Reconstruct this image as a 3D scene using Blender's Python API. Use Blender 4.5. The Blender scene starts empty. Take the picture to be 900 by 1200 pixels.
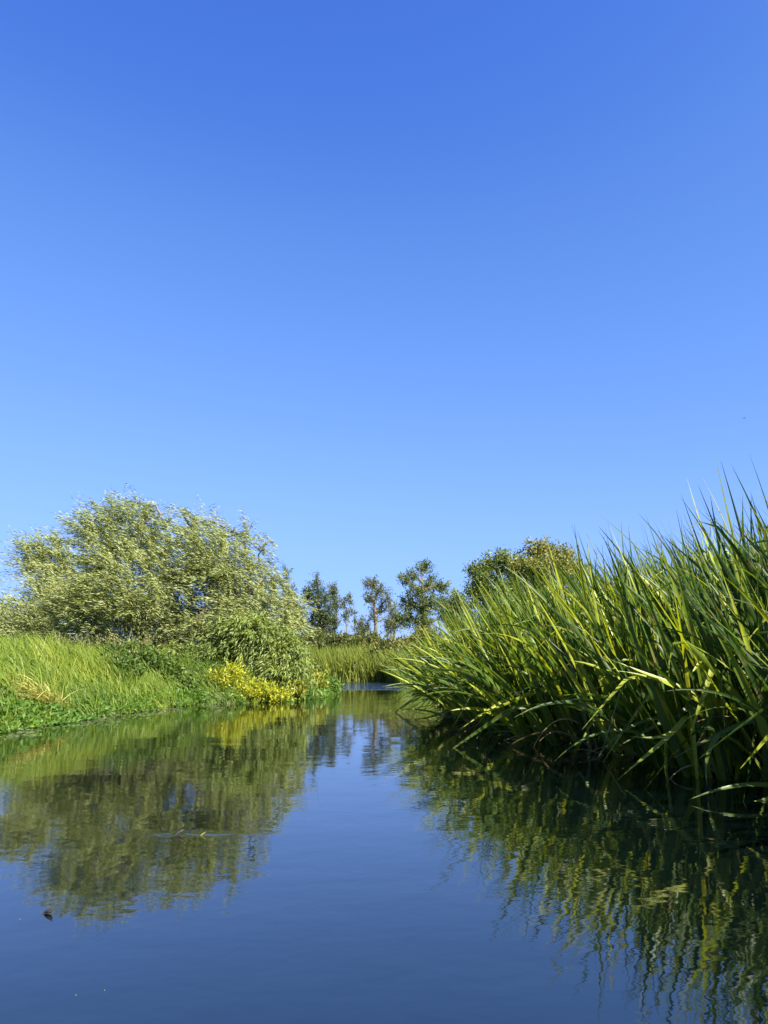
import bpy, math, random
import numpy as np
from mathutils import Vector

random.seed(7)
rng = np.random.default_rng(11)
sc = bpy.context.scene
col = sc.collection
R = math.radians

# ------------------------------------------------------------------ camera, sky, sun, exposure
EYE = 0.9
PITCH = R(11.2)
cam_d = bpy.data.cameras.new('camera')
cam = bpy.data.objects.new('camera', cam_d)
col.objects.link(cam)
cam.location = (0, 0, EYE)
cam.rotation_euler = (R(90) + PITCH, 0, 0)
cam_d.sensor_fit = 'VERTICAL'
cam_d.sensor_height = 36
cam_d.lens = 27
cam_d.clip_start = 0.05
cam_d.clip_end = 6000
sc.camera = cam

SUN_EL, SUN_AZ = R(42), R(131)          # azimuth clockwise from the view direction (+Y) towards +X
world = bpy.data.worlds.new('World')
sc.world = world
world.use_nodes = True
wn = world.node_tree.nodes
wl = world.node_tree.links
sky = wn.new('ShaderNodeTexSky')
sky.sky_type = 'NISHITA'
sky.sun_disc = False
sky.sun_elevation = SUN_EL
sky.sun_rotation = SUN_AZ
sky.altitude = 0
sky.air_density = 1.0
sky.dust_density = 0.4
sky.ozone_density = 3.0
# the camera phone's rendering of a clear sky: deeper blue than the plain sky model
sep = wn.new('ShaderNodeSeparateColor'); cmb = wn.new('ShaderNodeCombineColor')
wl.new(sky.outputs[0], sep.inputs[0])
CURVES = (((.698, .345), (.971, .66), (1.622, 1.13), (2.479, 1.536), (4.5, 2.0), (10, 3.2)),
          ((1.231, .995), (1.698, 1.60), (2.731, 2.327), (3.983, 2.90), (6.0, 3.4), (10, 4.2)),
          ((2.352, 3.75), (3.11, 4.45), (4.5, 5.7), (6.0, 6.8), (8.0, 7.2), (10, 7.8)))
for k, pts_ in enumerate(CURVES):
    dn = wn.new('ShaderNodeMath'); dn.operation = 'MULTIPLY'; dn.inputs[1].default_value = 0.1
    fc_ = wn.new('ShaderNodeFloatCurve')
    cv = fc_.mapping.curves[0]
    cv.points[0].location = (0, 0); cv.points[1].location = (pts_[-1][0] / 10, pts_[-1][1] / 10)
    for px_, py_ in pts_[:-1]: cv.points.new(px_ / 10, py_ / 10)
    fc_.mapping.update()
    up_ = wn.new('ShaderNodeMath'); up_.operation = 'MULTIPLY'; up_.inputs[1].default_value = 10
    wl.new(sep.outputs[k], dn.inputs[0]); wl.new(dn.outputs[0], fc_.inputs['Value']); wl.new(fc_.outputs[0], up_.inputs[0]); wl.new(up_.outputs[0], cmb.inputs[k])
wl.new(cmb.outputs[0], wn['Background'].inputs['Color'])
wn['Background'].inputs['Strength'].default_value = 0.055

sun_d = bpy.data.lights.new('sun', 'SUN')
sun_d.energy = 5.0
sun_d.angle = R(0.5)
sun_d.color = (1.0, 0.95, 0.86)
sun = bpy.data.objects.new('sun', sun_d)
col.objects.link(sun)
sdir = Vector((math.sin(SUN_AZ) * math.cos(SUN_EL), math.cos(SUN_AZ) * math.cos(SUN_EL), math.sin(SUN_EL)))
sun.rotation_euler = (-sdir).to_track_quat('-Z', 'Y').to_euler()
sun.location = (30, -10, 40)

sc.view_settings.view_transform = 'Standard'
sc.view_settings.look = 'None'
sc.view_settings.gamma = 1
sc.view_settings.use_curve_mapping = False
sc.view_settings.exposure = 1.85
sc.cycles.max_bounces = 8
sc.cycles.transparent_max_bounces = 4

# ------------------------------------------------------------------ helpers
CT, ST = math.cos(PITCH), math.sin(PITCH)


def at(x, y, Y):
    """point on the photograph's ray (900x1200 pixels) at world depth Y"""
    u, v = (x - 450) / 900, (600 - y) / 900
    t = Y / (CT - v * ST)
    return np.array([u * t, Y, EYE + (ST + v * CT) * t])


def nrm(a):
    return a / np.maximum(np.linalg.norm(a, axis=-1, keepdims=True), 1e-9)


def tag(o, label=None, cat=None, group=None, kind=None):
    if label: o['label'] = label
    if cat: o['category'] = cat
    if group: o['group'] = group
    if kind: o['kind'] = kind
    return o


def empty(name, loc, parent=None):
    o = bpy.data.objects.new(name, None)
    o.empty_display_size = 0.2
    o.location = tuple(float(c) for c in loc)
    col.objects.link(o)
    return o


class MB:
    """collects vertices, faces and a per-point 'var' and links them as one mesh object"""
    def __init__(s):
        s.v, s.q, s.t, s.a, s.n = [], [], [], [], 0

    def add(s, v, q=None, t=None, a=0.5):
        v = np.asarray(v, float).reshape(-1, 3)
        s.v.append(v)
        if q is not None and len(q): s.q.append(np.asarray(q, int).reshape(-1, 4) + s.n)
        if t is not None and len(t): s.t.append(np.asarray(t, int).reshape(-1, 3) + s.n)
        s.a.append(np.broadcast_to(np.asarray(a, float), (len(v),)))
        s.n += len(v)

    def build(s, name, mat, parent=None, smooth=False, origin=None):
        v = np.concatenate(s.v)
        org = np.zeros(3)
        if parent is not None: org = np.array(parent.location)
        elif origin is not None: org = np.array(origin, float)
        v = v - org
        q = np.concatenate(s.q) if s.q else np.zeros((0, 4), int)
        t = np.concatenate(s.t) if s.t else np.zeros((0, 3), int)
        me = bpy.data.meshes.new(name)
        me.vertices.add(len(v))
        me.vertices.foreach_set('co', v.astype(np.float32).ravel())
        loops = np.concatenate([q.ravel(), t.ravel()]).astype(np.int32)
        me.loops.add(len(loops))
        me.loops.foreach_set('vertex_index', loops)
        me.polygons.add(len(q) + len(t))
        st = np.concatenate([np.arange(len(q)) * 4, len(q) * 4 + np.arange(len(t)) * 3]).astype(np.int32)
        me.polygons.foreach_set('loop_start', st)
        if smooth: me.polygons.foreach_set('use_smooth', np.ones(len(st), bool))
        at_ = me.attributes.new('var', 'FLOAT', 'POINT')
        at_.data.foreach_set('value', np.concatenate(s.a).astype(np.float32))
        me.update(calc_edges=True)
        me.validate()
        me.materials.append(mat)
        o = bpy.data.objects.new(name, me)
        col.objects.link(o)
        if parent is not None: o.parent = parent
        else: o.location = tuple(float(c) for c in org)
        return o

    def tube(s, pts, rad, sides=6, a=0.5):
        pts = np.asarray(pts, float)
        rad = np.broadcast_to(np.asarray(rad, float), (len(pts),))
        d = nrm(np.gradient(pts, axis=0))
        ref = np.array([0.31, 0.95, 0.05])
        s1 = nrm(np.cross(d, ref)); s2 = np.cross(d, s1)
        ang = np.arange(sides) / sides * 2 * math.pi
        v = pts[:, None] + rad[:, None, None] * (np.cos(ang)[None, :, None] * s1[:, None] + np.sin(ang)[None, :, None] * s2[:, None])
        i = np.arange(len(pts) - 1)[:, None] * sides
        j = np.arange(sides)[None]
        k = (j + 1) % sides
        q = np.stack([i + j, i + k, i + sides + k, i + sides + j], -1).reshape(-1, 4)
        s.add(v.reshape(-1, 3), q, a=a)

    def box(s, lo, hi, a=0.5):
        (x0, y0, z0), (x1, y1, z1) = lo, hi
        v = [(x0, y0, z0), (x1, y0, z0), (x1, y1, z0), (x0, y1, z0), (x0, y0, z1), (x1, y0, z1), (x1, y1, z1), (x0, y1, z1)]
        s.add(v, [(0, 3, 2, 1), (4, 5, 6, 7), (0, 1, 5, 4), (1, 2, 6, 5), (2, 3, 7, 6), (3, 0, 4, 7)], a=a)

    def leaves(s, p, d, up, L, W, a, curl=0.0):
        """rhombic leaves: base p, direction d, approximate normal up"""
        d = nrm(d); sd = nrm(np.cross(d, up)); n = np.cross(sd, d)
        L = np.broadcast_to(L, (len(p),))[:, None]; W = np.broadcast_to(W, (len(p),))[:, None]
        m = p + d * L * 0.42 + n * L * curl
        v = np.stack([p, m - sd * W / 2, p + d * L, m + sd * W / 2], 1)
        i = np.arange(len(p))[:, None] * 4
        s.add(v.reshape(-1, 3), i + np.arange(4)[None], a=np.repeat(a, 4))

    def blades(s, base, d0, bend, L, W, face, rows, a, fold=0.0, kink=None, power=1.4, taper=2.2):
        """curved tapering blades; d(t) = d0 + bend*t^power (+ kink vector past its t)"""
        n = len(base)
        t = np.linspace(0, 1, rows)
        d = d0[:, None] + bend[:, None] * (t ** power)[None, :, None]
        if kink is not None:
            kt, kv = kink
            k = np.clip((t[None] - kt[:, None]) / 0.08, 0, 1)
            d = d + kv[:, None] * k[:, :, None]
        d = nrm(d)
        step = (L / (rows - 1))[:, None, None]
        c = base[:, None] + np.concatenate([np.zeros((n, 1, 3)), np.cumsum((d[:, :-1] + d[:, 1:]) * 0.5 * step, 1)], 1)
        sd = nrm(np.cross(d, face[:, None]))
        nn = np.cross(sd, d)
        w = (0.55 + 0.45 * np.clip(t / 0.3, 0, 1)) * (1 - t ** taper)
        w = (W[:, None] * w[None])[:, :, None] * 0.5
        w[:, -1] = 0.0008
        aa = a if np.ndim(a) == 2 else np.repeat(np.asarray(a)[:, None], rows, 1)
        if fold:
            v = np.stack([c - sd * w, c - nn * w * fold, c + sd * w], 2)
            m = 3
        else:
            v = np.stack([c - sd * w, c + sd * w], 2)
            m = 2
        i = (np.arange(n) * rows * m)[:, None, None] + (np.arange(rows - 1) * m)[None, :, None] + np.arange(m - 1)[None, None]
        q = np.stack([i, i + 1, i + m + 1, i + m], -1).reshape(-1, 4)
        s.add(v.reshape(-1, 3), q, a=np.repeat(aa.ravel(), m))
        return c


def wob(x, y, k=1.0, seed=0.0):
    """cheap smooth 2-D noise in about [-1, 1]"""
    x = x * k + seed * 3.1; y = y * k - seed * 1.7
    return (np.sin(1.3 * x + 0.7 * y + 1.1) + np.sin(-0.9 * x + 1.7 * y + 2.3) + np.sin(2.3 * x + 1.1 * y + seed)
            + np.sin(0.5 * x - 2.9 * y + 0.4)) / 4


# ------------------------------------------------------------------ materials
def ramp(nt, stops):
    r = nt.nodes.new('ShaderNodeValToRGB')
    e = r.color_ramp.elements
    while len(e) < len(stops): e.new(0.5)
    for k, (p, c) in enumerate(stops):
        e[k].position = p; e[k].color = (*c, 1)
    return r


def leaf_mat(name, stops, trans=0.35, tcol=(1.6, 1.5, 0.5), back=None, rough=0.5, spec=0.25, blotch=None):
    m = bpy.data.materials.new(name); m.use_nodes = True
    nt = m.node_tree; N = nt.nodes; K = nt.links
    out = N['Material Output']; p = N['Principled BSDF']
    a = N.new('ShaderNodeAttribute'); a.attribute_name = 'var'
    r = ramp(nt, stops); K.new(a.outputs['Fac'], r.inputs[0])
    c = r.outputs[0]
    if blotch:                                   # streaks and spots of wear on the leaf itself
        tc = N.new('ShaderNodeTexCoord'); nz = N.new('ShaderNodeTexNoise')
        nz.inputs['Scale'].default_value = blotch[0]; nz.inputs['Detail'].default_value = 4
        K.new(tc.outputs['Object'], nz.inputs['Vector'])
        rr = ramp(nt, [(0.56, (0, 0, 0)), (0.72, (1, 1, 1))]); K.new(nz.outputs[0], rr.inputs[0])
        mx = N.new('ShaderNodeMix'); mx.data_type = 'RGBA'
        K.new(rr.outputs[0], mx.inputs['Factor']); K.new(c, mx.inputs['A']); mx.inputs['B'].default_value = (*blotch[1], 1)
        c = mx.outputs['Result']
    if back:
        g = N.new('ShaderNodeNewGeometry'); mx = N.new('ShaderNodeMix'); mx.data_type = 'RGBA'
        K.new(g.outputs['Backfacing'], mx.inputs['Factor']); K.new(c, mx.inputs['A']); mx.inputs['B'].default_value = (*back, 1)
        c = mx.outputs['Result']
    K.new(c, p.inputs['Base Color'])
    p.inputs['Roughness'].default_value = rough
    p.inputs['Specular IOR Level'].default_value = spec
    tr = N.new('ShaderNodeBsdfTranslucent')
    mul = N.new('ShaderNodeMix'); mul.data_type = 'RGBA'; mul.blend_type = 'MULTIPLY'; mul.inputs['Factor'].default_value = 1
    mul.clamp_result = False
    K.new(c, mul.inputs['A']); mul.inputs['B'].default_value = (*tcol, 1)
    K.new(mul.outputs['Result'], tr.inputs['Color'])
    mix = N.new('ShaderNodeMixShader'); mix.inputs[0].default_value = trans
    K.new(p.outputs[0], mix.inputs[1]); K.new(tr.outputs[0], mix.inputs[2])
    K.new(mix.outputs[0], out.inputs['Surface'])
    return m


def solid_mat(name, c1, c2, scale=6.0, rough=0.85, bump=0.3, stretch=(1, 1, 1)):
    m = bpy.data.materials.new(name); m.use_nodes = True
    nt = m.node_tree; N = nt.nodes; K = nt.links
    p = N['Principled BSDF']
    tc = N.new('ShaderNodeTexCoord'); mp = N.new('ShaderNodeMapping'); mp.inputs['Scale'].default_value = stretch
    nz = N.new('ShaderNodeTexNoise'); nz.inputs['Scale'].default_value = scale; nz.inputs['Detail'].default_value = 6
    K.new(tc.outputs['Object'], mp.inputs[0]); K.new(mp.outputs[0], nz.inputs['Vector'])
    r = ramp(nt, [(0.3, c1), (0.7, c2)]); K.new(nz.outputs[0], r.inputs[0]); K.new(r.outputs[0], p.inputs['Base Color'])
    p.inputs['Roughness'].default_value = rough
    if bump:
        b = N.new('ShaderNodeBump'); b.inputs['Strength'].default_value = bump; b.inputs['Distance'].default_value = 0.03
        K.new(nz.outputs[0], b.inputs['Height']); K.new(b.outputs[0], p.inputs['Normal'])
    return m


M = {}
M['ground'] = solid_mat('earth_and_turf', (0.045, 0.06, 0.015), (0.09, 0.10, 0.03), 3.0, 0.95)
M['bark'] = solid_mat('bark', (0.06, 0.045, 0.03), (0.16, 0.13, 0.09), 9, 0.9, 0.6, (1, 1, 0.25))
M['pale_bark'] = solid_mat('pale_bark', (0.09, 0.075, 0.055), (0.18, 0.155, 0.12), 9, 0.9, 0.6, (1, 1, 0.25))
M['willow'] = leaf_mat('willow_leaf', [(0, (0.045, 0.075, 0.014)), (0.5, (0.13, 0.165, 0.03)), (1, (0.27, 0.285, 0.065))], 0.3, (1.4, 1.4, 0.6), back=(0.29, 0.315, 0.13), rough=0.5, spec=0.2)
M['sallow'] = leaf_mat('sallow_leaf', [(0, (0.05, 0.08, 0.016)), (0.6, (0.12, 0.165, 0.033)), (1, (0.25, 0.26, 0.05))], 0.35, back=(0.17, 0.22, 0.055), spec=0.25)
M['grass'] = leaf_mat('grass_blade', [(0, (0.05, 0.10, 0.015)), (0.4, (0.12, 0.18, 0.022)), (0.8, (0.21, 0.25, 0.03)), (1, (0.33, 0.30, 0.07))], 0.35)
M['straw'] = leaf_mat('straw', [(0, (0.14, 0.17, 0.03)), (0.5, (0.30, 0.29, 0.065)), (1, (0.46, 0.40, 0.13))], 0.25, (1.2, 1.1, 0.7))
M['herb'] = leaf_mat('herb_leaf', [(0, (0.035, 0.085, 0.015)), (0.6, (0.085, 0.165, 0.025)), (1, (0.17, 0.24, 0.035))], 0.35)
M['nettle'] = leaf_mat('nettle_leaf', [(0, (0.035, 0.07, 0.012)), (0.7, (0.085, 0.135, 0.022)), (1, (0.16, 0.18, 0.045))], 0.3)
M['seed'] = leaf_mat('seed_head', [(0, (0.11, 0.12, 0.035)), (1, (0.2, 0.18, 0.07))], 0.2, (1.2, 1.1, 0.8))
M['yellow'] = leaf_mat('yellow_leaf', [(0, (0.12, 0.15, 0.015)), (0.35, (0.25, 0.255, 0.02)), (0.7, (0.34, 0.345, 0.022)), (1, (0.38, 0.40, 0.03))], 0.35, (1.2, 1.25, 0.4))
M['lime'] = leaf_mat('lime_leaf', [(0, (0.09, 0.13, 0.02)), (0.6, (0.2, 0.22, 0.03)), (1, (0.33, 0.30, 0.04))], 0.35)
M['reed'] = leaf_mat('reed_leaf', [(0, (0.022, 0.05, 0.008)), (0.45, (0.055, 0.10, 0.012)), (0.72, (0.115, 0.165, 0.016)), (1, (0.25, 0.28, 0.022))], 0.35, (1.7, 1.6, 0.28), rough=0.42, spec=0.3, blotch=(9, (0.12, 0.10, 0.03)))
M['dry_reed'] = leaf_mat('withered_leaf', [(0, (0.06, 0.045, 0.02)), (0.6, (0.16, 0.12, 0.05)), (1, (0.34, 0.26, 0.10))], 0.25, (1.2, 1.1, 0.7), rough=0.7)
M['far_reed'] = leaf_mat('far_reed_leaf', [(0, (0.07, 0.11, 0.016)), (0.6, (0.155, 0.19, 0.028)), (1, (0.30, 0.29, 0.06))], 0.35)
M['oak'] = leaf_mat('oak_leaf', [(0, (0.04, 0.065, 0.018)), (0.6, (0.10, 0.135, 0.035)), (1, (0.19, 0.21, 0.055))], 0.25)
M['ivy'] = leaf_mat('ivy_leaf', [(0, (0.025, 0.045, 0.018)), (0.6, (0.062, 0.088, 0.032)), (1, (0.13, 0.15, 0.05))], 0.2)
M['ash'] = leaf_mat('ash_leaf', [(0, (0.05, 0.065, 0.03)), (0.6, (0.10, 0.12, 0.055)), (1, (0.18, 0.17, 0.08))], 0.3)
M['brown'] = leaf_mat('browning_leaf', [(0, (0.06, 0.085, 0.02)), (0.6, (0.16, 0.175, 0.042)), (1, (0.30, 0.25, 0.075))], 0.25)
M['green_tree'] = leaf_mat('tree_leaf', [(0, (0.05, 0.085, 0.02)), (0.6, (0.115, 0.16, 0.035)), (1, (0.22, 0.24, 0.06))], 0.3)
M['hedge'] = leaf_mat('hedge_leaf', [(0, (0.04, 0.06, 0.014)), (0.6, (0.10, 0.115, 0.025)), (1, (0.19, 0.165, 0.05))], 0.25)
M['stem'] = solid_mat('stem', (0.05, 0.07, 0.02), (0.11, 0.11, 0.04), 9, 0.8, 0)
M['wet_wood'] = solid_mat('wet_wood', (0.015, 0.013, 0.01), (0.05, 0.04, 0.03), 30, 0.5)
M['feather'] = solid_mat('dark_feather', (0.01, 0.01, 0.012), (0.03, 0.03, 0.035), 30, 0.6, 0)
M['weed'] = leaf_mat('floating_weed', [(0, (0.05, 0.07, 0.02)), (0.7, (0.12, 0.14, 0.05)), (1, (0.35, 0.32, 0.2))], 0.1)


def water_mat():
    m = bpy.data.materials.new('river_water'); m.use_nodes = True
    nt = m.node_tree; N = nt.nodes; K = nt.links
    p = N['Principled BSDF']
    p.inputs['Base Color'].default_value = (0.0008, 0.0024, 0.0022, 1)
    p.inputs['Roughness'].default_value = 0.03
    p.inputs['IOR'].default_value = 2.1
    tc = N.new('ShaderNodeTexCoord')

    def noise(scale, sx, sy, detail, rot=0.0):
        mp = N.new('ShaderNodeMapping'); mp.inputs['Scale'].default_value = (sx, sy, 1); mp.inputs['Rotation'].default_value = (0, 0, rot)
        nz = N.new('ShaderNodeTexNoise'); nz.inputs['Scale'].default_value = scale; nz.inputs['Detail'].default_value = detail
        K.new(tc.outputs['Object'], mp.inputs[0]); K.new(mp.outputs[0], nz.inputs['Vector'])
        return nz.outputs[0]

    def math_(op, a, b):
        n = N.new('ShaderNodeMath'); n.operation = op
        for k, x in enumerate((a, b)):
            if isinstance(x, (int, float)): n.inputs[k].default_value = x
            else: K.new(x, n.inputs[k])
        return n.outputs[0]
    swell = noise(0.9, 0.7, 1.0, 2.0, 0.3)
    ripple = noise(5.5, 0.8, 1.0, 2.0, -0.2)
    # breeze patches: rippled water in drifting streaks
    br = ramp(nt, [(0.55, (0, 0, 0)), (0.68, (1, 1, 1))]); K.new(noise(0.22, 0.35, 1.0, 2.0, 0.15), br.inputs[0])
    # a breezy reach in the bend far upstream
    sx = N.new('ShaderNodeSeparateXYZ'); K.new(tc.outputs['Object'], sx.inputs[0])
    mr = N.new('ShaderNodeMapRange'); mr.interpolation_type = 'SMOOTHSTEP'
    mr.inputs['From Min'].default_value = 27.5; mr.inputs['From Max'].default_value = 29.0
    K.new(sx.outputs['Y'], mr.inputs['Value'])
    amp = math_('ADD', math_('MULTIPLY', br.outputs[0], 0.0050), 0.0012)
    amp = math_('ADD', amp, math_('MULTIPLY', mr.outputs[0], 0.10))
    # one cat's-paw of ripples within the willow's reflection
    ex_ = math_('POWER', math_('DIVIDE', math_('ABSOLUTE', math_('ADD', sx.outputs['X'], 1.06), 0.0), 0.34), 2.0)
    ey_ = math_('POWER', math_('DIVIDE', math_('ABSOLUTE', math_('SUBTRACT', sx.outputs['Y'], 4.42), 0.0), 0.06), 2.0)
    paw = math_('POWER', 2.718, math_('MULTIPLY', math_('ADD', ex_, ey_), -1.0))
    fine = noise(17.0, 0.8, 1.0, 2.0, 0.5)
    h = math_('ADD', math_('MULTIPLY', swell, 0.006), math_('MULTIPLY', ripple, amp))
    h = math_('ADD', h, math_('MULTIPLY', fine, math_('ADD', math_('MULTIPLY', amp, 0.22), math_('MULTIPLY', paw, 0.004))))
    b = N.new('ShaderNodeBump'); b.inputs['Strength'].default_value = 1.0; b.inputs['Distance'].default_value = 1.0
    K.new(h, b.inputs['Height']); K.new(b.outputs[0], p.inputs['Normal'])
    return m


M['water'] = water_mat()

# ------------------------------------------------------------------ setting: river, terrain
LEFT = [(-5.6, -40), (-5.6, 5), (-5.35, 9.5), (-5.15, 11.2), (-4.95, 14.2), (-4.35, 17.6), (-2.5, 19.2), (-1.75, 21.5), (-1.6, 24.2), (-2.6, 26.0),
        (-7, 28.5), (-16, 32), (-60, 40)]
RIGHT = [(-60, 52), (-16, 43.5), (-8, 41.5), (-3, 40.5), (0.1, 41), (0.7, 38), (1.6, 30), (1.6, 22), (1.5, 17.4), (1.8, 14), (2.2, 11.2), (2.9, 8.8), (3.5, 7.0),
         (4.0, 5.6), (4.5, 4.2), (5.2, 2.0), (5.6, -40)]
POLY = np.array(LEFT + RIGHT, float)


def river_dist(x, y):
    """signed distance to the river's edge, positive on land"""
    x = np.asarray(x, float); y = np.asarray(y, float)
    d2 = np.full(x.shape, 1e18); ins = np.zeros(x.shape, bool)
    n = len(POLY)
    for i in range(n):
        x0, y0 = POLY[i]; x1, y1 = POLY[(i + 1) % n]
        ex, ey = x1 - x0, y1 - y0
        t = np.clip(((x - x0) * ex + (y - y0) * ey) / (ex * ex + ey * ey), 0, 1)
        d2 = np.minimum(d2, (x - x0 - t * ex) ** 2 + (y - y0 - t * ey) ** 2)
        c = (y0 > y) != (y1 > y)
        ins ^= c & (x < x0 + (y - y0) * ex / (ey if ey else 1e-9))
    d = np.sqrt(d2)
    return np.where(ins, -d, d)


def height(x, y):
    x = np.asarray(x, float); y = np.asarray(y, float)
    d = river_dist(x, y) + 0.12 * wob(x, y, 1.7)
    top = np.where((x < -1) & (y < 34), 0.98, 0.5)
    land = top * (1 - np.exp(-np.maximum(d, 0) / 1.5)) + 0.06 * wob(x, y, 0.9, 2) * np.clip(d, 0, 1)
    bed = -1.0 * (1 - np.exp(np.minimum(d, 0) / 1.2))
    return np.where(d > 0, land, bed)


gx = np.concatenate([[-3000, -1200, -500, -200, -100, -60, -40, -28, -20], np.arange(-15, 9.01, 0.3), [11, 14, 20, 30, 50, 100, 300, 1000, 3000]])
gy = np.concatenate([[-3000, -800, -200, -60, -25, -10, -3], np.arange(0, 47.01, 0.35), [50, 56, 64, 75, 90, 120, 180, 300, 700, 1600, 4000]])
GX, GY = np.meshgrid(gx, gy)
GZ = height(GX, GY)
mb = MB()
nx = len(gx)
ii = (np.arange(len(gy) - 1)[:, None] * nx + np.arange(nx - 1)[None]).ravel()
mb.add(np.stack([GX, GY, GZ], -1).reshape(-1, 3), np.stack([ii, ii + 1, ii + nx + 1, ii + nx], -1))
tag(mb.build('ground', M['ground'], smooth=True), kind='structure')
mb = MB()
mb.add([(-70, -60, 0), (30, -60, 0), (30, 70, 0), (-70, 70, 0)], [(0, 1, 2, 3)])
tag(mb.build('river_water', M['water']), kind='structure')


# ------------------------------------------------------------------ trees and shrubs
def lobes_px(spec, Y, depth=0.8, jit=0.5):
    """(x, y, rx, ry) in photograph pixels -> world ellipsoids about depth Y, with a depth of their own"""
    out = []
    for k, s in enumerate(spec):
        x, y, rx, ry = s[:4]
        r = rx * Y / 900
        yy = s[4] if len(s) > 4 else Y + jit * r * math.sin(k * 2.4 + 0.7)
        out.append((at(x, y, yy), np.array([rx * yy / 900, max(rx, ry) * depth * yy / 900, ry * yy / 900])))
    return out


def crown(mb, lobes, n, per, twig, L, W, wind=(0, 0, 0), up=0.4, spread=0.55, inner=0.45, var_c=0.5, curl=0.05, droop=0.0, minz=-9, jitter=0.12, wild=0.3):
    """sprays of leaves on twigs all through the lobes; returns the twigs' roots"""
    wind = np.array(wind, float)
    wgt = np.array([np.prod(r) ** (2 / 3) for _, r in lobes]); wgt /= wgt.sum()
    k = rng.choice(len(lobes), n, p=wgt)
    C = np.array([c for c, _ in lobes])[k]; Rr = np.array([r for _, r in lobes])[k]
    o = nrm(rng.normal(size=(n, 3)))
    rad = inner + (1 - inner) * rng.random(n) ** 0.7
    p = C + o * Rr * rad[:, None]
    ok = p[:, 2] > minz
    p, o = p[ok], o[ok]; n = len(p)
    tw = twig * (0.6 + 0.8 * rng.random(n))
    ax = nrm(o * 0.7 + np.array([0, 0, up]) + wind * 0.5 + rng.normal(size=(n, 3)) * wild)
    root = p - ax * tw[:, None] * 0.5
    cl = np.clip(var_c + rng.normal(size=n) * 0.25, 0, 1)
    t = np.repeat((np.arange(per) + 0.5)[None] / per, n, 0) + rng.normal(size=(n, per)) * 0.04
    bend = wind[None] * 0.8 + np.array([0, 0, -droop])[None] + rng.normal(size=(n, 3)) * 0.15
    pos = root[:, None] + tw[:, None, None] * (ax[:, None] * t[..., None] + bend[:, None] * (t ** 2)[..., None] * 0.5)
    pos = pos + rng.normal(size=(n, per, 3)) * (jitter * tw)[:, None, None]
    d = ax[:, None] * 0.5 + bend[:, None] * t[..., None] + wind[None, None] * 0.8 + rng.normal(size=(n, per, 3)) * spread
    upv = np.array([0, 0, 1.0]) * 0.6 + rng.normal(size=(n, per, 3)) * 0.6
    a = np.clip(cl[:, None] + rng.normal(size=(n, per)) * 0.18, 0, 1)
    sz = 0.65 + 0.7 * rng.random(n * per)
    mb.leaves(pos.reshape(-1, 3), d.reshape(-1, 3), upv.reshape(-1, 3), L * sz, W * sz, a.ravel(), curl)
    return root


def limb(a, b, n=7, sag=0.0, wig=0.04):
    a, b = np.array(a, float), np.array(b, float)
    t = np.linspace(0, 1, n)[:, None]
    ln = np.linalg.norm(b - a)
    p = a + (b - a) * t
    p[:, 2] += (np.sin(t[:, 0] * math.pi)) * sag * ln
    w = rng.normal(size=(n, 3)) * wig * ln; w[0] = 0; w[-1] *= 0.3
    return p + w


def tree(name, label, cat, base, lobes, leaf, bark, n, per, twig, L, W, r0, stems=None, group=None, branches=120, **kw):
    """Empty at the base > trunk (stems, limbs and branches), crown (leaves)"""
    base = np.array(base, float)
    root = empty(name, base)
    tag(root, label, cat, group)
    cr = MB()
    tips = crown(cr, lobes, n, per, twig, L, W, **kw)
    tk = MB()
    nodes = []
    for st in (stems or []):
        pts = np.array([limb(st[i], st[i + 1], 5, 0, 0.015) for i in range(len(st) - 1)]).reshape(-1, 3)
        tk.tube(pts, np.linspace(r0, r0 * 0.1, len(pts)), 7)
        nodes.append(pts[1:])
    for c, r in lobes:
        s = base
        if nodes:
            allp = np.concatenate(nodes); low = allp[allp[:, 2] < c[2] - 0.2 * r[2]]
            if len(low): s = low[np.argmin(np.linalg.norm(low - c, axis=1))]
        pts = limb(s, c + np.array([0, 0, 0.35 * r[2]]), 7, 0.06, 0.03)
        f = 0.75 if s is base else 0.4
        tk.tube(pts, np.linspace(r0 * f, r0 * 0.12, len(pts)), 6)
        nodes.append(pts[2:])
    nn = np.concatenate(nodes)
    for q in tips[rng.permutation(len(tips))[:branches]]:
        s = nn[np.argmin(np.linalg.norm(nn - q, axis=1))]
        pts = limb(s, q, 4, 0.05, 0.05)
        tk.tube(pts, np.linspace(r0 * 0.12, r0 * 0.035, 4), 4)
    tk.build('trunk', bark, root, smooth=True)
    cr.build('crown', leaf, root)
    return root


def gz(x, y):
    return float(height(np.array([x]), np.array([y]))[0])


def foot(x, Y):
    X = (x - 450) / 900 * Y * 1.02
    return (X, Y, gz(X, Y) - 0.05)


WIND = (-0.75, 0.05, 0.12)
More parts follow.
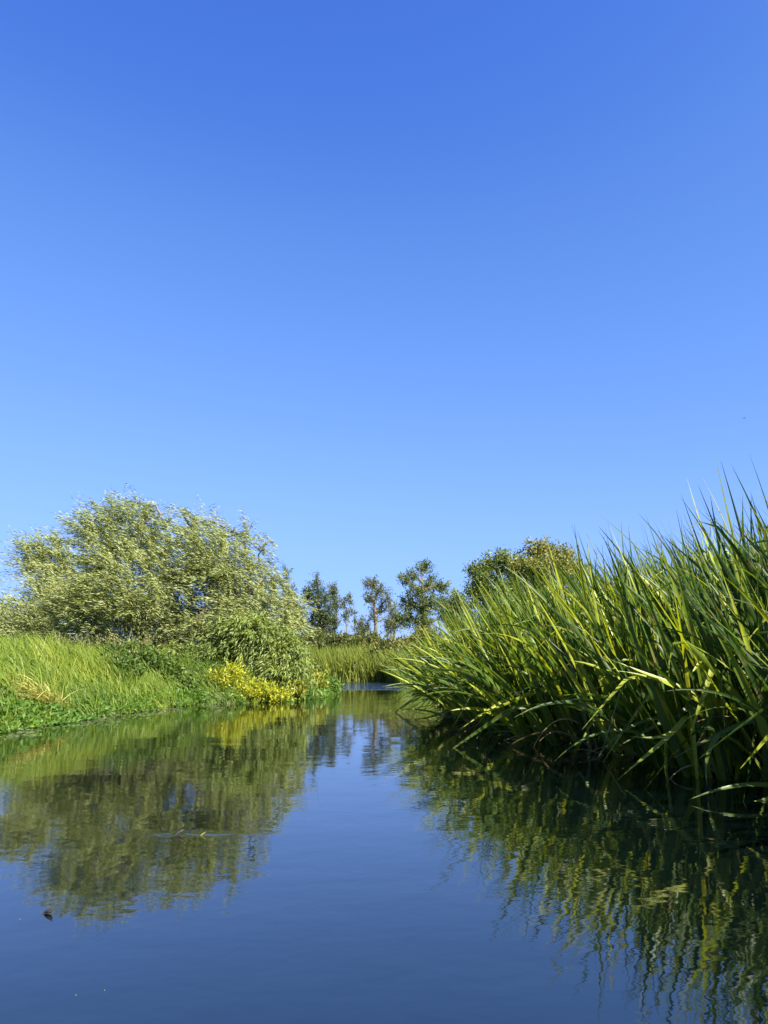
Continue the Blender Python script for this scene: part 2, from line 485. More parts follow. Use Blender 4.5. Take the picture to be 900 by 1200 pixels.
# the big willow on the left bank
Yw = 22.0
b = foot(205, Yw)
tree('willow_tree', 'large silvery willow with wind-blown crown on the left bank, tallest of the willows', 'tree', b,
     lobes_px([(x + 5, y + 9, rx, ry) for x, y, rx, ry in [(118, 632, 36, 40), (160, 618, 36, 34), (150, 672, 58, 52), (203, 640, 44, 42), (245, 645, 40, 36), (232, 692, 58, 52), (284, 690, 42, 44),
               (312, 722, 36, 42), (178, 722, 56, 46), (112, 700, 48, 46), (286, 745, 44, 42), (235, 745, 46, 40), (326, 752, 26, 36), (88, 722, 34, 30), (150, 745, 50, 30),
               (100, 606, 12, 9), (132, 592, 15, 9), (164, 587, 12, 9), (190, 596, 14, 9), (226, 606, 14, 10), (258, 612, 12, 8), (282, 620, 10, 9), (306, 632, 9, 9), (322, 668, 12, 12), (345, 700, 12, 14), (92, 622, 12, 12), (112, 598, 8, 8), (150, 580, 7, 6), (176, 584, 7, 6), (208, 596, 8, 7), (240, 603, 8, 7), (270, 612, 7, 7), (312, 626, 7, 6), (290, 650, 14, 14), (335, 685, 12, 12), (348, 722, 9, 14), (300, 775, 26, 22)]], Yw),
     M['willow'], M['bark'], 1900, 120, 1.1, 0.105, 0.0165, 0.10,
     stems=[[b, at(190, 715, Yw), at(165, 640, Yw)], [b, at(240, 715, Yw - .4), at(258, 640, Yw)], [b, at(150, 720, Yw + .5), at(118, 640, Yw + .4)],
            [b, at(275, 740, Yw - .5), at(295, 690, Yw - .4)]],
     branches=200, wind=WIND, up=0.6, spread=0.24, inner=0.5, droop=0.22, var_c=0.5, jitter=0.042, wild=0.5)
# wispy top shoots of the same willow are part of its lobes; the paler willow behind it on the left
Yb = 26.0
b = foot(62, Yb)
tree('willow_tree', 'pale thin-leaved willow left of and behind the large willow, sky showing through it', 'tree', b,
     lobes_px([(x + 11, y + 7, rx * .88, ry * .9) for x, y, rx, ry in [(36, 646, 22, 20), (62, 652, 20, 26), (48, 690, 38, 34), (85, 700, 36, 40), (30, 720, 34, 26), (22, 658, 12, 12), (58, 630, 10, 6), (30, 630, 8, 6)]], Yb),
     M['willow'], M['pale_bark'], 520, 84, 1.0, 0.115, 0.019, 0.11,
     stems=[[b, at(62, 700, Yb), at(45, 645, Yb)]], branches=120, wind=WIND, up=0.6, spread=0.26, inner=0.3, droop=0.2, var_c=0.7, jitter=0.055)
Yb = 30.0
b = foot(-10, Yb)
tree('willow_shrub', 'low grey-green willow scrub at the left edge of the picture behind the grass', 'shrub', b,
     lobes_px([(0, 722, 40, 22), (-35, 715, 40, 28), (32, 735, 34, 18), (60, 742, 34, 16), (-5, 745, 36, 18)], Yb),
     M['willow'], M['pale_bark'], 620, 22, 0.8, 0.18, 0.036, 0.07, branches=60, wind=WIND, up=0.4, spread=0.4, inner=0.3, var_c=0.5)
Ys = 20.6
b = foot(300, Ys)
tree('sallow_bush', 'dark green drooping sallow bush hanging over the yellow shrub below the large willow', 'shrub', b,
     lobes_px([(298, 768, 38, 32), (262, 772, 32, 26), (332, 772, 26, 30), (228, 778, 26, 22), (210, 784, 20, 14), (240, 792, 18, 14, 19.9), (322, 788, 22, 18, 19.9), (290, 738, 34, 24, 20.4), (325, 752, 24, 22, 20.4), (345, 782, 14, 16, 20.2), (215, 770, 22, 20)], Ys),
     M['sallow'], M['bark'], 1150, 48, 0.8, 0.14, 0.03, 0.06, branches=90, wind=(-0.2, 0, 0), up=0.1, spread=0.3, inner=0.45, jitter=.06, droop=0.9, var_c=0.45)
# yellow shrub
Yy = 18.9
b = foot(262, Yy)
tree('yellow_shrub', 'bright yellow-leaved shrub at the water edge, orange at its top', 'shrub', (b[0], b[1], max(b[2], 0.02)),
     lobes_px([(228, 811, 13, 10), (248, 808, 20, 13), (264, 797, 16, 12), (277, 787, 12, 9), (286, 809, 20, 11), (308, 813, 18, 9), (328, 815, 14, 7)], Yy),
     M['yellow'], M['bark'], 330, 24, 0.32, 0.075, 0.03, 0.025, branches=60, up=0.5, spread=0.7, inner=0.35, var_c=0.6, minz=0.06)
for k, (x, y, rx, ry, Y) in enumerate([(340, 803, 17, 11, 19.9), (362, 798, 18, 11, 22.3), (382, 803, 14, 9, 23.6)]):
    b = foot(x, Y)
    tree('waterside_plant', ['lime green bushy plant right beside the yellow shrub', 'low lime green plant in the middle of the grassy point', 'small green tuft at the tip of the grassy point'][k],
         'plant', (b[0], b[1], max(b[2], 0.02)), lobes_px([(x, y, rx, ry), (x + 6, y + 4, rx * .8, ry * .7)], Y), M['lime'] if k < 2 else M['herb'], M['stem'],
         130, 16, 0.3, 0.10, 0.035, 0.015, branches=40, up=0.7, spread=0.6, inner=0.3, var_c=0.5, minz=0.04)

# nettles and tall herbs on the left bank
nl = ['dark green nettle clump at the top of the left bank under the willow', 'dark leafy nettle clump halfway down the left bank', 'nettle clump between the grass and the sallow bush',
      'nettle clump standing in for dark shade at the left edge by the water', 'nettle clump just left of the yellow shrub']
for k, (x, y, rx, ry, Y) in enumerate([(150, 768, 28, 15, 18.5), (138, 784, 20, 12, 16.8), (190, 786, 22, 15, 18.6), (-2, 832, 9, 13, 11.9), (217, 809, 12, 13, 18.3)]):  # the clump at the left edge is added in place of dark shade
    b = foot(x, Y)
    r = tree('nettle_clump', nl[k], 'plant', (b[0], b[1], b[2]), lobes_px([(x, y, rx, ry), (x - rx * .6, y + ry * .5, rx * .7, ry * .8), (x + rx * .6, y + ry * .5, rx * .7, ry * .8)], Y),
             M['nettle'], M['stem'], 330, 14, 0.35, 0.10, 0.045, 0.014, branches=90, group='nettle clumps on the left bank', up=0.8, spread=0.7, inner=0.2, var_c=0.45, droop=0.2)
    if k == 0:
        n = 170
        P = np.stack([rng.uniform(b[0] - 1.6, b[0] + .9, n), rng.uniform(b[1] - .6, b[1] + .6, n), np.full(n, at(x, y - 17, Y)[2]) + rng.normal(size=n) * .1], -1)
        seeds = MB()
        for j in range(4):
            seeds.leaves(P + rng.normal(size=P.shape) * .04, rng.normal(size=P.shape) * .5 + [-.2, 0, 1.2], rng.normal(size=P.shape), 0.07, 0.014, rng.random(n))
        tag(seeds.build('seed_heads', M['seed']), 'haze of tan seed heads above the nettles at the top of the left bank', 'seed heads', kind='stuff')

# far trees
def far_tree(name, label, x, Y, spec, leaf, n, per, r0, stems=None, twig=0.85, L=0.145, W=0.085, **kw):
    b = foot(x, Y)
    st = [[b] + [at(px, py, Y) for px, py in s] for s in (stems or [])]
    kw.setdefault('bark', M['bark'])
    bark = kw.pop('bark')
    return tree(name, label, 'tree', b, lobes_px(spec, Y), leaf, bark, n, int(per * 2.1), twig, L, W, r0, stems=st, group='trees beyond the river bend', **kw)


far_tree('ivy_clad_tree', 'narrow dark tree whose thin top rises just right of the large willow', 337, 84, [(336, 672, 6, 10), (338, 695, 9, 14), (342, 718, 13, 22), (334, 742, 16, 20)], M['ivy'], 300, 14, 0.22, [[(338, 710), (336, 668)]], branches=50)
far_tree('ivy_clad_tree', 'dense dark green ivy-clad tree, darkest of the far trees', 373, 80, [(371, 678, 6, 8), (370, 695, 12, 14), (378, 712, 15, 18), (372, 735, 16, 20), (360, 700, 5, 12), (384, 735, 8, 18)], M['ivy'], 560, 14, 0.3, [[(374, 720), (371, 675)]], branches=70)
far_tree('slender_tree', 'slim olive tree leaning against the dark ivy-clad tree', 393, 82, [(391, 693, 4, 8), (393, 708, 5, 9), (392, 728, 5, 10)], M['ash'], 170, 12, 0.16, [[(394, 720), (391, 690)]], branches=40)
far_tree('slender_tree', 'thin nearly bare pale-stemmed tree with a forked top beyond the far reeds', 406, 86, [(403, 708, 5, 8), (409, 703, 4, 7), (405, 722, 5, 7), (411, 716, 3, 5)], M['ash'], 75, 12, 0.11, [[(406, 735), (404, 702)], [(407, 735), (410, 700)]], bark=M['pale_bark'], twig=0.7, branches=40)
far_tree('slender_tree', 'bare thin stem with a small tuft at its top, smallest of the far trees', 416, 86, [(416, 719, 2.5, 3), (416, 728, 2, 3)], M['ash'], 16, 10, 0.09, [[(416, 740), (416, 717)]], bark=M['pale_bark'], twig=0.5, branches=8)
far_tree('open_crowned_tree', 'tall see-through grey-green tree with a visible straight trunk', 440, 78, [(437, 684, 9, 8), (446, 692, 9, 9), (434, 702, 9, 10), (447, 712, 9, 10), (455, 704, 5, 8), (438, 722, 8, 8), (428, 735, 9, 9), (431, 684, 5, 4), (457, 728, 7, 6)], M['ash'], 250, 12, 0.26, [[(441, 720), (438, 680)]], twig=0.8, branches=110, inner=0.2)
far_tree('oak_tree', 'broad open-crowned green oak nearest the right bank reeds, tallest of the far trees', 494, 72, [(498, 665, 10, 8), (482, 676, 9, 8), (476, 682, 8, 4), (505, 684, 12, 9), (490, 692, 12, 10), (519, 688, 8, 6), (480, 708, 12, 12), (500, 708, 14, 14), (520, 712, 14, 14), (472, 725, 12, 11), (495, 730, 16, 12), (530, 726, 14, 14), (470, 676, 5, 3)],
         M['oak'], 800, 14, 0.32, [[(496, 715), (494, 672)]], twig=0.8, branches=150, inner=0.3)
far_tree('slender_tree', 'small grey-green tree filling the gap between the see-through tree and the oak', 461, 80, [(460, 716, 6, 9), (463, 728, 8, 10), (456, 736, 7, 8)], M['ash'], 110, 12, 0.14, [[(461, 725), (460, 712)]], branches=40)
far_tree('slender_tree', 'low olive tree between the thin forked tree and the see-through tree', 424, 88, [(424, 730, 5, 8), (421, 738, 7, 8), (428, 741, 7, 7)], M['ash'], 80, 12, 0.12, [[(424, 738), (424, 726)]], branches=30)
far_tree('open_crowned_tree', 'green tree half hidden behind the reed tips just right of the oak', 536, 66, [(534, 706, 10, 12), (545, 714, 12, 14), (528, 722, 10, 12), (540, 735, 14, 14)], M['oak'], 330, 13, 0.2, [[(537, 720), (535, 702)]], branches=60)
# nearer trees behind the right bank reeds
def near_tree(label, x, Y, spec, leaf, n, L, W, stems=None):
    b = foot(x, Y)
    tree('field_tree', label, 'tree', b, lobes_px(spec, Y), leaf, M['bark'], n, 16, 0.6, L, W, 0.22, stems=[[b] + [at(px, py, Y) for px, py in s] for s in stems], group='trees behind the right bank reeds', branches=150, inner=0.35, jitter=.16)
near_tree('rounded green tree with sky gaps showing over the left of the right bank reeds', 580, 46, [(585, 660, 18, 14), (562, 672, 16, 13), (603, 664, 16, 16), (572, 695, 22, 18), (600, 695, 24, 22), (555, 690, 10, 10), (590, 730, 26, 24)], M['green_tree'], 1300, 0.14, 0.08, [[(582, 700), (583, 662)]])
near_tree('brown-topped round tree showing over the middle of the right bank reeds', 640, 42, [(632, 645, 17, 12), (654, 652, 20, 12), (640, 668, 30, 16), (672, 670, 20, 12), (612, 668, 14, 12), (640, 700, 34, 26)], M['brown'], 1300, 0.14, 0.08, [[(640, 690), (636, 650)]])

# hedge bushes behind the far reeds and on the far right bank
hl = ['dark hedge bush below the dark ivy-clad tree', 'hedge bush below the thin forked tree', 'hedge bush at the foot of the see-through tree', 'brownish hedge bush at the foot of the oak',
      'olive bush at the far right bank with a dark hollow beneath it', 'green bush where the right bank meets the far bend', 'olive bush between the oak and the right bank reeds', 'low bush at the foot of the large willow beside the far reeds']
for k, (x, y, rx, ry, Y) in enumerate([(368, 752, 24, 12, 62), (402, 752, 22, 9, 60), (432, 753, 22, 10, 56), (478, 758, 18, 9, 52), (455, 768, 22, 20, 42), (478, 775, 18, 18, 40), (500, 755, 24, 18, 46), (345, 760, 18, 14, 48)]):
    b = foot(x, Y)
    tree('hedge_bush', hl[k], 'shrub', b, lobes_px([(x, y, rx, ry), (x - rx * .5, y + ry * .5, rx * .7, ry * .8), (x + rx * .5, y + ry * .5, rx * .7, ry * .8)], Y), M['hedge'], M['bark'],
         560, 16, 0.5, 0.16, 0.08, 0.06, branches=40, group='hedge bushes round the far bend', up=0.6, inner=0.25, var_c=[.3, .4, .45, .7, .6, .35, .75, .4][k])

# far-off wood along the horizon, one mass
mb = MB()
lb = []
for k in range(70):
    az = R(-75 + 150 * k / 69); dist = 270 + 40 * math.sin(k * 1.7)
    lb.append((np.array([math.sin(az) * dist, math.cos(az) * dist, 2.6]), np.array([7.5, 5, 3.2 + 1.2 * math.sin(k * 2.9)])))
crown(mb, lb, 2600, 12, 2.5, 1.2, 0.8, up=.4, inner=.2)
tag(mb.build('far_wood', M['hedge']), 'low dark line of far-off wood along the horizon', 'wood', kind='stuff')

# ------------------------------------------------------------------ left bank grass, herbs, far reeds (nobody could count them)
def scatter(n, x0, x1, y0, y1, keep):
    x = rng.uniform(x0, x1, n); y = rng.uniform(y0, y1, n)
    d = river_dist(x, y)
    k = keep(x, y, d)
    x, y, d = x[k], y[k], d[k]
    return np.stack([x, y, height(x, y)], -1), d


def ground_of(x, y):
    """where the photograph's ray meets the left bank"""
    for Y in np.arange(9, 30, 0.05):
        q = at(x, y, Y)
        if q[2] < gz(q[0], Y) + 0.15: return q[0], Y
    return q[0], Y


sx_, sy_ = -5.5, 12.9
P, D = scatter(150000, -18, -1.2, 3.0, 29, lambda x, y, d: (d > -0.14) & (d < 9) & (x > -1.15 * y - 4) & (rng.random(len(x)) < np.clip(1.35 - d / 9, .25, 1)))
n = len(P)
pw = np.exp(-(((P[:, 0] - sx_ - .1) / 0.65) ** 2 + ((P[:, 1] - sy_ + .3) / 0.7) ** 2))
tall = 0.34 + 0.31 * np.clip(D / 2, 0, 1) + 0.16 * wob(P[:, 0], P[:, 1], 1.1, 1)
tall = np.where(P[:, 1] > 18.5, tall * .8, tall)
L = np.clip(tall * (0.6 + 0.7 * rng.random(n)), .12, 1.1) * (1 - .45 * pw)
lean = rng.normal(size=(n, 3)) * 0.22; lean[:, 2] = 1
lean[:, 0] -= .12 + 0.25 * wob(P[:, 0], P[:, 1], 0.8, 5)
lean[:, 1] -= .1
bend = np.stack([-0.5 + rng.normal(size=n) * .5, -.15 + rng.normal(size=n) * .4, -.35 - .3 * rng.random(n)], -1)
var = np.clip(.42 + .25 * wob(P[:, 0], P[:, 1], .9, 3) + .16 * wob(P[:, 0], P[:, 1], 4, 8) + rng.normal(size=n) * .14 + np.where(P[:, 0] < -5.6, .1, -.08), 0, 1)
ang = rng.random(n) * 2 * math.pi
face = np.stack([np.cos(ang), np.sin(ang), 0 * ang], -1)
keepb = pw < rng.random(n) * 1.15 + .06
mb = MB()
P[:, 2] = np.maximum(P[:, 2], -.06)
mb.blades(P[keepb] - [0, 0, .03], nrm(lean[keepb]), bend[keepb], L[keepb], (.012 + .012 * rng.random(n))[keepb], face[keepb], 5, var[keepb])
P, D = scatter(26000, 0.6, 12, 14, 46, lambda x, y, d: (d > -.12) & (d < 7))
n = len(P); ang = rng.random(n) * 6.283
mb.blades(P - [0, 0, .03], nrm(rng.normal(size=(n, 3)) * .2 + [-.12, 0, 1]), rng.normal(size=(n, 3)) * .4 + [-.4, 0, -.3], .5 + .5 * rng.random(n), .02 + .02 * rng.random(n),
          np.stack([np.cos(ang), np.sin(ang), 0 * ang], -1), 5, np.clip(.42 + .25 * wob(P[:, 0], P[:, 1], .9, 3) + rng.normal(size=n) * .14, 0, 1))
tag(mb.build('bank_grass', M['grass']), 'long green grass covering the river banks', 'grass', kind='stuff')

n = 2600
P = np.stack([sx_ + .28 + rng.normal(size=n) * .27, sy_ - .12 + rng.normal(size=n) * .24, np.zeros(n)], -1)
P[:, 2] = height(P[:, 0], P[:, 1]) + .03 + .13 * rng.random(n)
ok = river_dist(P[:, 0], P[:, 1]) > .25
P = P[ok]; n = len(P)
d0 = np.stack([-.75 + rng.normal(size=n) * .4, rng.normal(size=n) * .45 - .25, .1 + rng.random(n) * .3], -1)
bd = np.stack([rng.normal(size=n) * .3, -.2 + rng.normal(size=n) * .3, -.6 - .2 * rng.random(n)], -1)
fc = np.stack([rng.normal(size=n) * .3, rng.normal(size=n) * .3, np.ones(n)], -1)
mb = MB(); mb.blades(P, nrm(d0), bd, np.clip(.3 + .3 * rng.random(n), 0, 1), .011 + .008 * rng.random(n), fc, 5, np.clip(rng.normal(size=n) * .3 + .4, 0, 1))
tag(mb.build('flattened_straw', M['straw']), 'patch of flattened straw-coloured grass on the left bank', 'grass', kind='stuff')

# broad-leaved herbs along the left water's edge
P, D = scatter(34000, -8, -1.3, 4.0, 26, lambda x, y, d: (d > -.12) & (d < .45) & ((wob(x, y, 2.2, 4) > -.3) | (np.abs(x + 5.3) + np.abs(y - 12.4) < 1.1)))
n = len(P); per = 7
top = np.clip(.2 + .16 * wob(P[:, 0], P[:, 1], 1.9, 6), .05, .5) * (1 - .7 * np.exp(-(((P[:, 0] - sx_ - .2) / .7) ** 2)))
pos = np.repeat(P, per, 0) + np.stack([rng.normal(size=n * per) * .06, rng.normal(size=n * per) * .06, rng.random(n * per) * np.repeat(top, per)], -1)
pos[:, 2] = np.maximum(pos[:, 2], .012)
dd = rng.normal(size=pos.shape); dd[:, 2] = .5 * np.abs(dd[:, 2]); dd[:, 1] -= .4
uu = rng.normal(size=pos.shape) * .5 + [0, -.3, 1]
mb = MB(); mb.leaves(pos, dd, uu, .07 + .06 * rng.random(len(pos)), .028 + .02 * rng.random(len(pos)), np.clip(np.repeat(.5 + .3 * wob(P[:, 0], P[:, 1], 1.3, 9), per) + rng.normal(size=len(pos)) * .15, 0, 1), .06)
tag(mb.build('waterside_herbs', M['herb']), 'fringe of small broad-leaved herbs along the left water edge', 'plants', kind='stuff')

# reed bed across the far bend, with the reeds of the grassy point
P, D = scatter(60000, -12, 2.6, 37, 50, lambda x, y, d: (y > 37) & (d > -.15) & (d < 4.5) & (x > -.25 * y))
P = P[rng.permutation(len(P))[:13000]]
P2, D2 = scatter(14000, -7, -1.4, 19.5, 29, lambda x, y, d: (d > .3) & (d < 2.6) & (y > 21.5))
P = np.concatenate([P, P2[:1500]])
n = len(P)
far = P[:, 1] > 33
L = np.where(far, 1.75 + .4 * wob(P[:, 0], P[:, 1], .6, 2), .75) * (.65 + .45 * rng.random(n))
d0 = np.stack([-.08 + rng.normal(size=n) * .14, rng.normal(size=n) * .15 - .05, np.ones(n)], -1)
bd = np.stack([-.15 + rng.normal(size=n) * .35, rng.normal(size=n) * .3, -.15 - .2 * rng.random(n)], -1)
ang = rng.random(n) * 6.283
mb = MB(); mb.blades(P - [0, 0, .1], nrm(d0), bd, L, np.where(far, .05, .028) * (.7 + .6 * rng.random(n)), np.stack([np.cos(ang), np.sin(ang), 0 * ang], -1), 5,
                     np.clip(.5 + .25 * wob(P[:, 0], P[:, 1], .8, 7) + rng.normal(size=n) * .18, 0, 1))
tag(mb.build('far_reed_bed', M['far_reed']), 'belt of yellow-green reeds across the far bend of the river', 'reeds', kind='stuff')

# ------------------------------------------------------------------ right bank reed stand
BANK = np.array([(4.9, 1.0), (4.25, 2.8), (3.75, 4.2), (3.3, 5.4), (2.85, 6.6), (2.42, 7.9), (1.95, 9.4), (1.55, 11.2), (1.4, 13.2), (1.42, 15.0), (1.52, 16.4)], float)
seg = np.linalg.norm(np.diff(BANK, axis=0), axis=1); cum = np.concatenate([[0], np.cumsum(seg)]); LEN = cum[-1]


def bank_at(s, d):
    """point s metres along the stand's front (from the near end) and d metres behind it"""
    x = np.interp(s, cum, BANK[:, 0]); y = np.interp(s, cum, BANK[:, 1])
    e = 0.05
    tx = np.interp(s + e, cum, BANK[:, 0]) - np.interp(s - e, cum, BANK[:, 0]); ty = np.interp(s + e, cum, BANK[:, 1]) - np.interp(s - e, cum, BANK[:, 1])
    l = np.hypot(tx, ty)
    return x + ty / l * d, y - tx / l * d


def TALL(f):
    return float(np.interp(f, [.15, .33, .5, .7, 1], [1.26, 1.2, 1.09, 1.05, .96]))


def reed_leaves(mb, base, n, edge, yellow, rg, tall=1.0, lean=.15):
    """a fan of n reed leaves from one foot; edge 0..1 = how far it leans out over the water"""
    a = rg.random(n) * 6.283
    sp = 0.06 + 0.34 * rg.random(n) ** 1.3
    out = np.array([-0.80, -0.45, 0]) * (0.25 + 0.75 * edge)
    d0 = np.stack([np.cos(a) * sp, np.sin(a) * sp, np.ones(n)], -1) + np.array([-lean, 0.02, 0]) + out * (edge * (0.05 + 0.85 * rg.random(n) ** 1.3))[:, None]
    b = np.array([-0.09, 0.0, -0.03]) + rg.normal(size=(n, 3)) * np.array([.20, .20, .06])
    dr = rg.random(n) ** (4 - 1.8 * edge)
    b = b + dr[:, None] * (np.array([-0.55, -.3, -1.0]) * (0.5 + edge))
    L = tall * (1.55 + 0.75 * rg.random(n)) * (1 - .12 * edge)
    W = 0.034 + 0.038 * rg.random(n)
    f = np.stack([np.cos(a), np.sin(a), np.zeros(n)], -1) * .6 + rg.normal(size=(n, 3)) * .5
    f[:, 2] = 0.25
    kt = np.where(rg.random(n) < .2, .4 + .45 * rg.random(n), 2.0)
    kv = np.stack([-.5 + rg.normal(size=n) * .5, rg.normal(size=n) * .5 - .2, -1.2 - .6 * rg.random(n)], -1)
    v = np.clip(.26 + .20 * rg.normal(size=n) + yellow + (rg.random(n) < .20) * .62, 0, 1)  # random yellowed leaves paint in sunlit streaks; yellow adds the zone's light
    bp = np.repeat(np.asarray(base, float)[None], n, 0) + np.stack([rg.normal(size=n) * .05, rg.normal(size=n) * .05, np.zeros(n)], -1)
    mb.blades(bp, nrm(d0), b, L, W, f, 13, v, fold=.35, kink=(kt, kv), power=1.6, taper=2.6)


def dry_leaves(mb, base, n, edge, rg):
    a = rg.random(n) * 6.283
    d0 = np.stack([np.cos(a) * .3 - .3 - .5 * edge, np.sin(a) * .3 - .2 * edge, np.full(n, .9)], -1)
    b = np.stack([-.4 + rg.normal(size=n) * .5, rg.normal(size=n) * .4, -1.3 - .8 * rg.random(n)], -1)
    bp = np.repeat(np.asarray(base, float)[None], n, 0)
    mb.blades(bp, nrm(d0), b, .5 + .9 * rg.random(n), .012 + .014 * rg.random(n), np.stack([np.cos(a), np.sin(a), .3 + 0 * a], -1), 11, rg.random(n), fold=.5, power=1.3)


cand = []
k = 0
while len(cand) < 288:
    s = 1.9 + (LEN - 1.9) * rng.random()
    near = 1 - s / LEN
    dmax = 1.0 + 1.3 * near
    d = dmax * rng.random() ** 1.25
    if all((s - a) ** 2 + (d - b_) ** 2 > .15 ** 2 for a, b_ in cand) or k > 9000: cand.append((s, d))
    k += 1
zone = [('tall dark green reed in the shaded near part of the right bank reed stand', 'reeds in the shaded near part of the right stand'),
        ('green reed leaning left in the middle of the right bank reed stand', 'reeds in the middle of the right stand'),
        ('yellow-green sunlit reed at the far tip of the right bank reed stand', 'reeds at the far tip of the right stand')]
zone_e = [('dark reed at the shaded near front of the right stand, leaves hanging over water', 'front reeds of the near part of the right stand'),
          ('front row reed midway along the right stand, leaves arching over the water', 'front reeds midway along the right stand'),
          ('bright low reed at the far tip of the stand, leaves spread flat over the water', 'front reeds of the far tip of the right stand')]
for s, d in cand:
    x, y = bank_at(s, d)
    edge = float(np.clip(1 - d / .55, 0, 1))
    f = s / LEN
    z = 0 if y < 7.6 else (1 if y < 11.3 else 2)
    lab, grp = (zone_e if d < .3 else zone)[z]
    base = np.array([x, y, max(gz(x, y), -.12) - .03])
    root = empty('reed_plant', base)
    tag(root, lab, 'reed', grp)
    tip = float(np.clip((y - 12.5) / 4, 0, 1))
    mb = MB(); reed_leaves(mb, base, int(rng.integers(6, 9)), max(edge, tip * .6), .27 * (z == 2) + .2 * (z == 1) - .10 * (z == 0), rng, TALL(f) + rng.normal() * .07, .11 + .13 * float(np.clip((f - .3) / .4, 0, 1)))  # leaf tint paints in sun towards the tip, shade at the near end
    mb.build('leaves', M['reed'], root)
    if rng.random() < (.6 if d < .9 else .35):
        mb = MB(); dry_leaves(mb, base, int(rng.integers(1, 4)), edge, rng); mb.build('withered_leaves', M['dry_reed'], root)

# the rows behind, past counting
mb = MB(); cnt = 0
while cnt < 430:
    s = LEN * rng.random(); near = 1 - s / LEN
    lo = 1.0 + 1.3 * near if s > 1.9 else 0
    hi = lo + .5 + 3.2 * near + (2.0 if s < 1.9 else 0)
    d = lo + (hi - lo) * rng.random()
    x, y = bank_at(s, d)
    reed_leaves(mb, (x, y, gz(x, y) - .03), 8, float(np.clip(1 - d / .55, 0, 1)) if s < 1.9 else 0, .0, rng, TALL(s / LEN))
    cnt += 1
tag(mb.build('reed_bed', M['reed']), 'dense rows of reeds behind the front of the right bank stand', 'reeds', kind='stuff')

# single reeds whose arching leaves stand out at the water's edge: (photo control points, depth, width, tint with sunlit yellow painted in)
def bez(p, t):
    p = [np.asarray(q, float) for q in p]; t = t[:, None]
    return (1 - t) ** 3 * p[0] + 3 * (1 - t) ** 2 * t * p[1] + 3 * (1 - t) * t ** 2 * p[2] + t ** 3 * p[3]


def ribbon(mb, pts, W, face, a, fold=.35):
    n = len(pts); t = np.linspace(0, 1, n)
    d = nrm(np.gradient(pts, axis=0)); sd = nrm(np.cross(d, np.asarray(face, float)[None])); nn = np.cross(sd, d)
    w = (W * (.6 + .4 * np.clip(t / .25, 0, 1)) * (1 - t ** 2.4) * .5)[:, None]; w[-1] = .0008
    v = np.stack([pts - sd * w, pts - nn * w * fold, pts + sd * w], 1).reshape(-1, 3)
    i = np.arange(n - 1)[:, None] * 3 + np.arange(2)[None]
    mb.add(v, np.stack([i, i + 1, i + 4, i + 3], -1).reshape(-1, 4), a=a)


HERO = [
    ('reed with a pale leaf arching left and down to the water, beside the dark hollow', 6.9, [((770, 872), (742, 846), (690, 850), (650, 892), .045, .5), ((800, 845), (768, 832), (725, 850), (699, 890), .045, .45)]),
    ('reed with a straight bright leaf slanting down to touch the water', 6.4, [((802, 842), (780, 870), (752, 888), (724, 914), .05, .85), ((800, 850), (775, 868), (760, 866), (735, 862), .04, .8)]),
    ('reed with long yellow leaves lying out to the left at half height', 6.3, [((815, 812), (790, 800), (750, 788), (707, 769), .055, .95), ((830, 830), (800, 806), (765, 790), (722, 786), .05, .9)]),
    ('reed with a folded yellow leaf hanging straight down', 6.2, [((838, 770), (832, 800), (816, 830), (808, 868), .05, .95), ((822, 765), (826, 768), (818, 780), (808, 792), .045, 1.0)]),
    ('reed with one long pale leaf sloping down to the left at the near edge', 5.9, [((895, 840), (862, 848), (830, 866), (790, 888), .05, .4), ((842, 862), (826, 880), (826, 900), (829, 922), .035, .6)]),
    ('lowest near reed whose leaf arches along just above the water', 5.5, [((925, 925), (880, 912), (845, 922), (805, 938), .045, .55), ((925, 925), (890, 944), (860, 948), (826, 945), .04, .85)]),
    ('reed with yellow leaves reaching flat out from the far tip of the stand', 14.6, [((545, 852), (520, 835), (490, 826), (452, 834), .075, 1.0), ((540, 850), (515, 846), (490, 842), (478, 848), .07, .9)]),
    ('reed with a bent bright leaf crossing the brown ones near the far tip', 12.2, [((600, 848), (575, 812), (560, 815), (548, 846), .06, 1.0), ((590, 835), (570, 822), (552, 840), (538, 860), .05, .9)]),
    ('reed with long light leaves lying level just over the water, midway along the stand', 9.6, [((668, 862), (630, 846), (590, 852), (560, 846), .05, .7), ((660, 868), (630, 862), (600, 852), (566, 860), .045, .55), ((640, 872), (622, 866), (600, 866), (588, 867), .045, .8)]),
]
for lab, Y, lv in HERO:
    p0 = at(*lv[0][0], Y)
    bx = p0[0] + .12; by = Y + .2
    base = np.array([bx, by, max(gz(bx, by), -.1) - .03])
    root = empty('reed_plant', base); tag(root, lab, 'reed', 'reeds with outstanding leaves on the right bank')
    mb = MB(); reed_leaves(mb, base, 6, .2, .02, rng); mb.build('leaves', M['reed'], root)
    for q0, q1, q2, q3, w, a in lv:
        dy = rng.uniform(-.25, .05)
        pts = bez([at(*q0, Y), at(*q1, Y + dy * .4), at(*q2, Y + dy * .8), at(*q3, Y + dy)], np.linspace(0, 1, 15))
        st = bez([base, base + [0, 0, max(.3, p0[2] * .6)], pts[0] + (pts[0] - pts[1]) * 2, pts[0]], np.linspace(0, 1, 8))
        mb = MB(); ribbon(mb, np.concatenate([st[:-1], pts]), w, (rng.normal() * .2, -.75, .65), a); mb.build('leaf', M['reed'], root)

# ------------------------------------------------------------------ small things on the water and in the air
def on_water(x, y, z=0.0):
    u, v = (x - 450) / 900, (600 - y) / 900
    t = (z - EYE) / (ST + v * CT)
    return np.array([u * t, (CT - v * ST) * t, z])


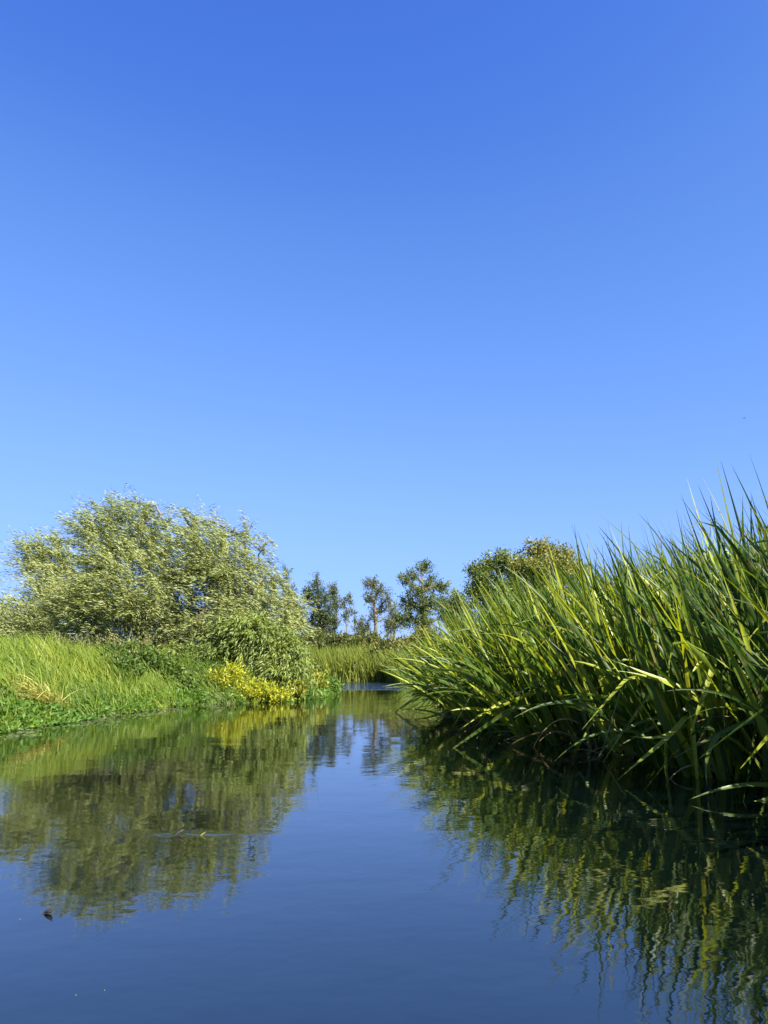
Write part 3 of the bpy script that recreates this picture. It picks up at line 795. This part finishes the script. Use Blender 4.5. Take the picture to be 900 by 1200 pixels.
n = 5000
P = np.stack([rng.uniform(-6.0, -3.2, n), rng.uniform(9.6, 17.5, n), np.full(n, .004)], -1)
D = river_dist(P[:, 0], P[:, 1])
P = P[(D < -.02) & (D > -.8 - .5 * wob(P[:, 0], P[:, 1], 2)) & (wob(P[:, 0], P[:, 1], 2.6, 2) > -.2)]
n = len(P); aa = rng.random(n) * 6.283
mb = MB(); mb.leaves(P, np.stack([np.cos(aa), np.sin(aa), .02 + 0 * aa], -1), np.repeat([[0, 0, 1.0]], n, 0), .03 + .06 * rng.random(n), .02 + .03 * rng.random(n), rng.random(n))
tag(mb.build('floating_weed', M['weed']), 'scattered scraps of weed floating along the left bank', 'water weed', kind='stuff')

p = on_water(58, 1071)
mb = MB(); mb.tube([p + [-.026, .006, .003], p + [-.014, .004, .006], p + [0, 0, .010], p + [.008, -.003, .016], p + [.013, -.006, .026]], [.0005, .006, .009, .006, .0005], 8)
tag(mb.build('floating_leaf', M['wet_wood'], smooth=True, origin=p), 'small dark curled leaf afloat on open water at lower left', 'leaf')
p = on_water(209, 979)
mb = MB(); mb.tube([p + [-.03, 0, -.02], p + [-.008, 0, .008], p + [.015, .005, .022], p + [.03, .005, .028]], [.006, .008, .006, .001], 7)
tag(mb.build('twig', M['wet_wood'], smooth=True, origin=p), 'dark twig poking out of the water within the willow reflection', 'twig')
p = on_water(237, 979)
mb = MB(); mb.tube([p + [-.015, 0, -.008], p + [.0, 0, .006], p + [.02, .0, .018]], [.003, .004, .001], 6)
tag(mb.build('reed_scrap', M['straw'], smooth=True, origin=p), 'pale scrap of reed afloat just right of the dark twig', 'reed scrap')
n = 8
P = np.array([on_water(rng.uniform(0, 760), rng.uniform(880, 1190), .003) for _ in range(n)]); aa = rng.random(n) * 6.283
mb = MB(); mb.leaves(P, np.stack([np.cos(aa), np.sin(aa), .02 + 0 * aa], -1), np.repeat([[0, 0, 1.0]], n, 0), .004 + .008 * rng.random(n) ** 3, .003 + .004 * rng.random(n), rng.random(n))
tag(mb.build('floating_specks', M['straw']), 'sparse specks of seed fluff and dust afloat on the open water', 'specks', kind='stuff')

p = at(872, 490, 60)
mb = MB()
mb.tube([p + [-.11, 0, .0], p + [-.07, 0, .0], p + [0, 0, .0], p + [.08, 0, .0], p + [.14, 0, .005]], [.004, .022, .028, .014, .006], 7)
mb.add([p + [-.03, 0, .01], p + [.03, 0, .01], p + [.07, .16, .06], p + [.09, .17, .06]], [(0, 1, 3, 2)])
mb.add([p + [-.03, 0, .01], p + [.03, 0, .01], p + [.07, -.16, .06], p + [.09, -.17, .06]], [(0, 2, 3, 1)])
tag(mb.build('bird', M['feather'], origin=p), 'tiny dark bird flying high in the sky above the right bank reeds', 'bird')
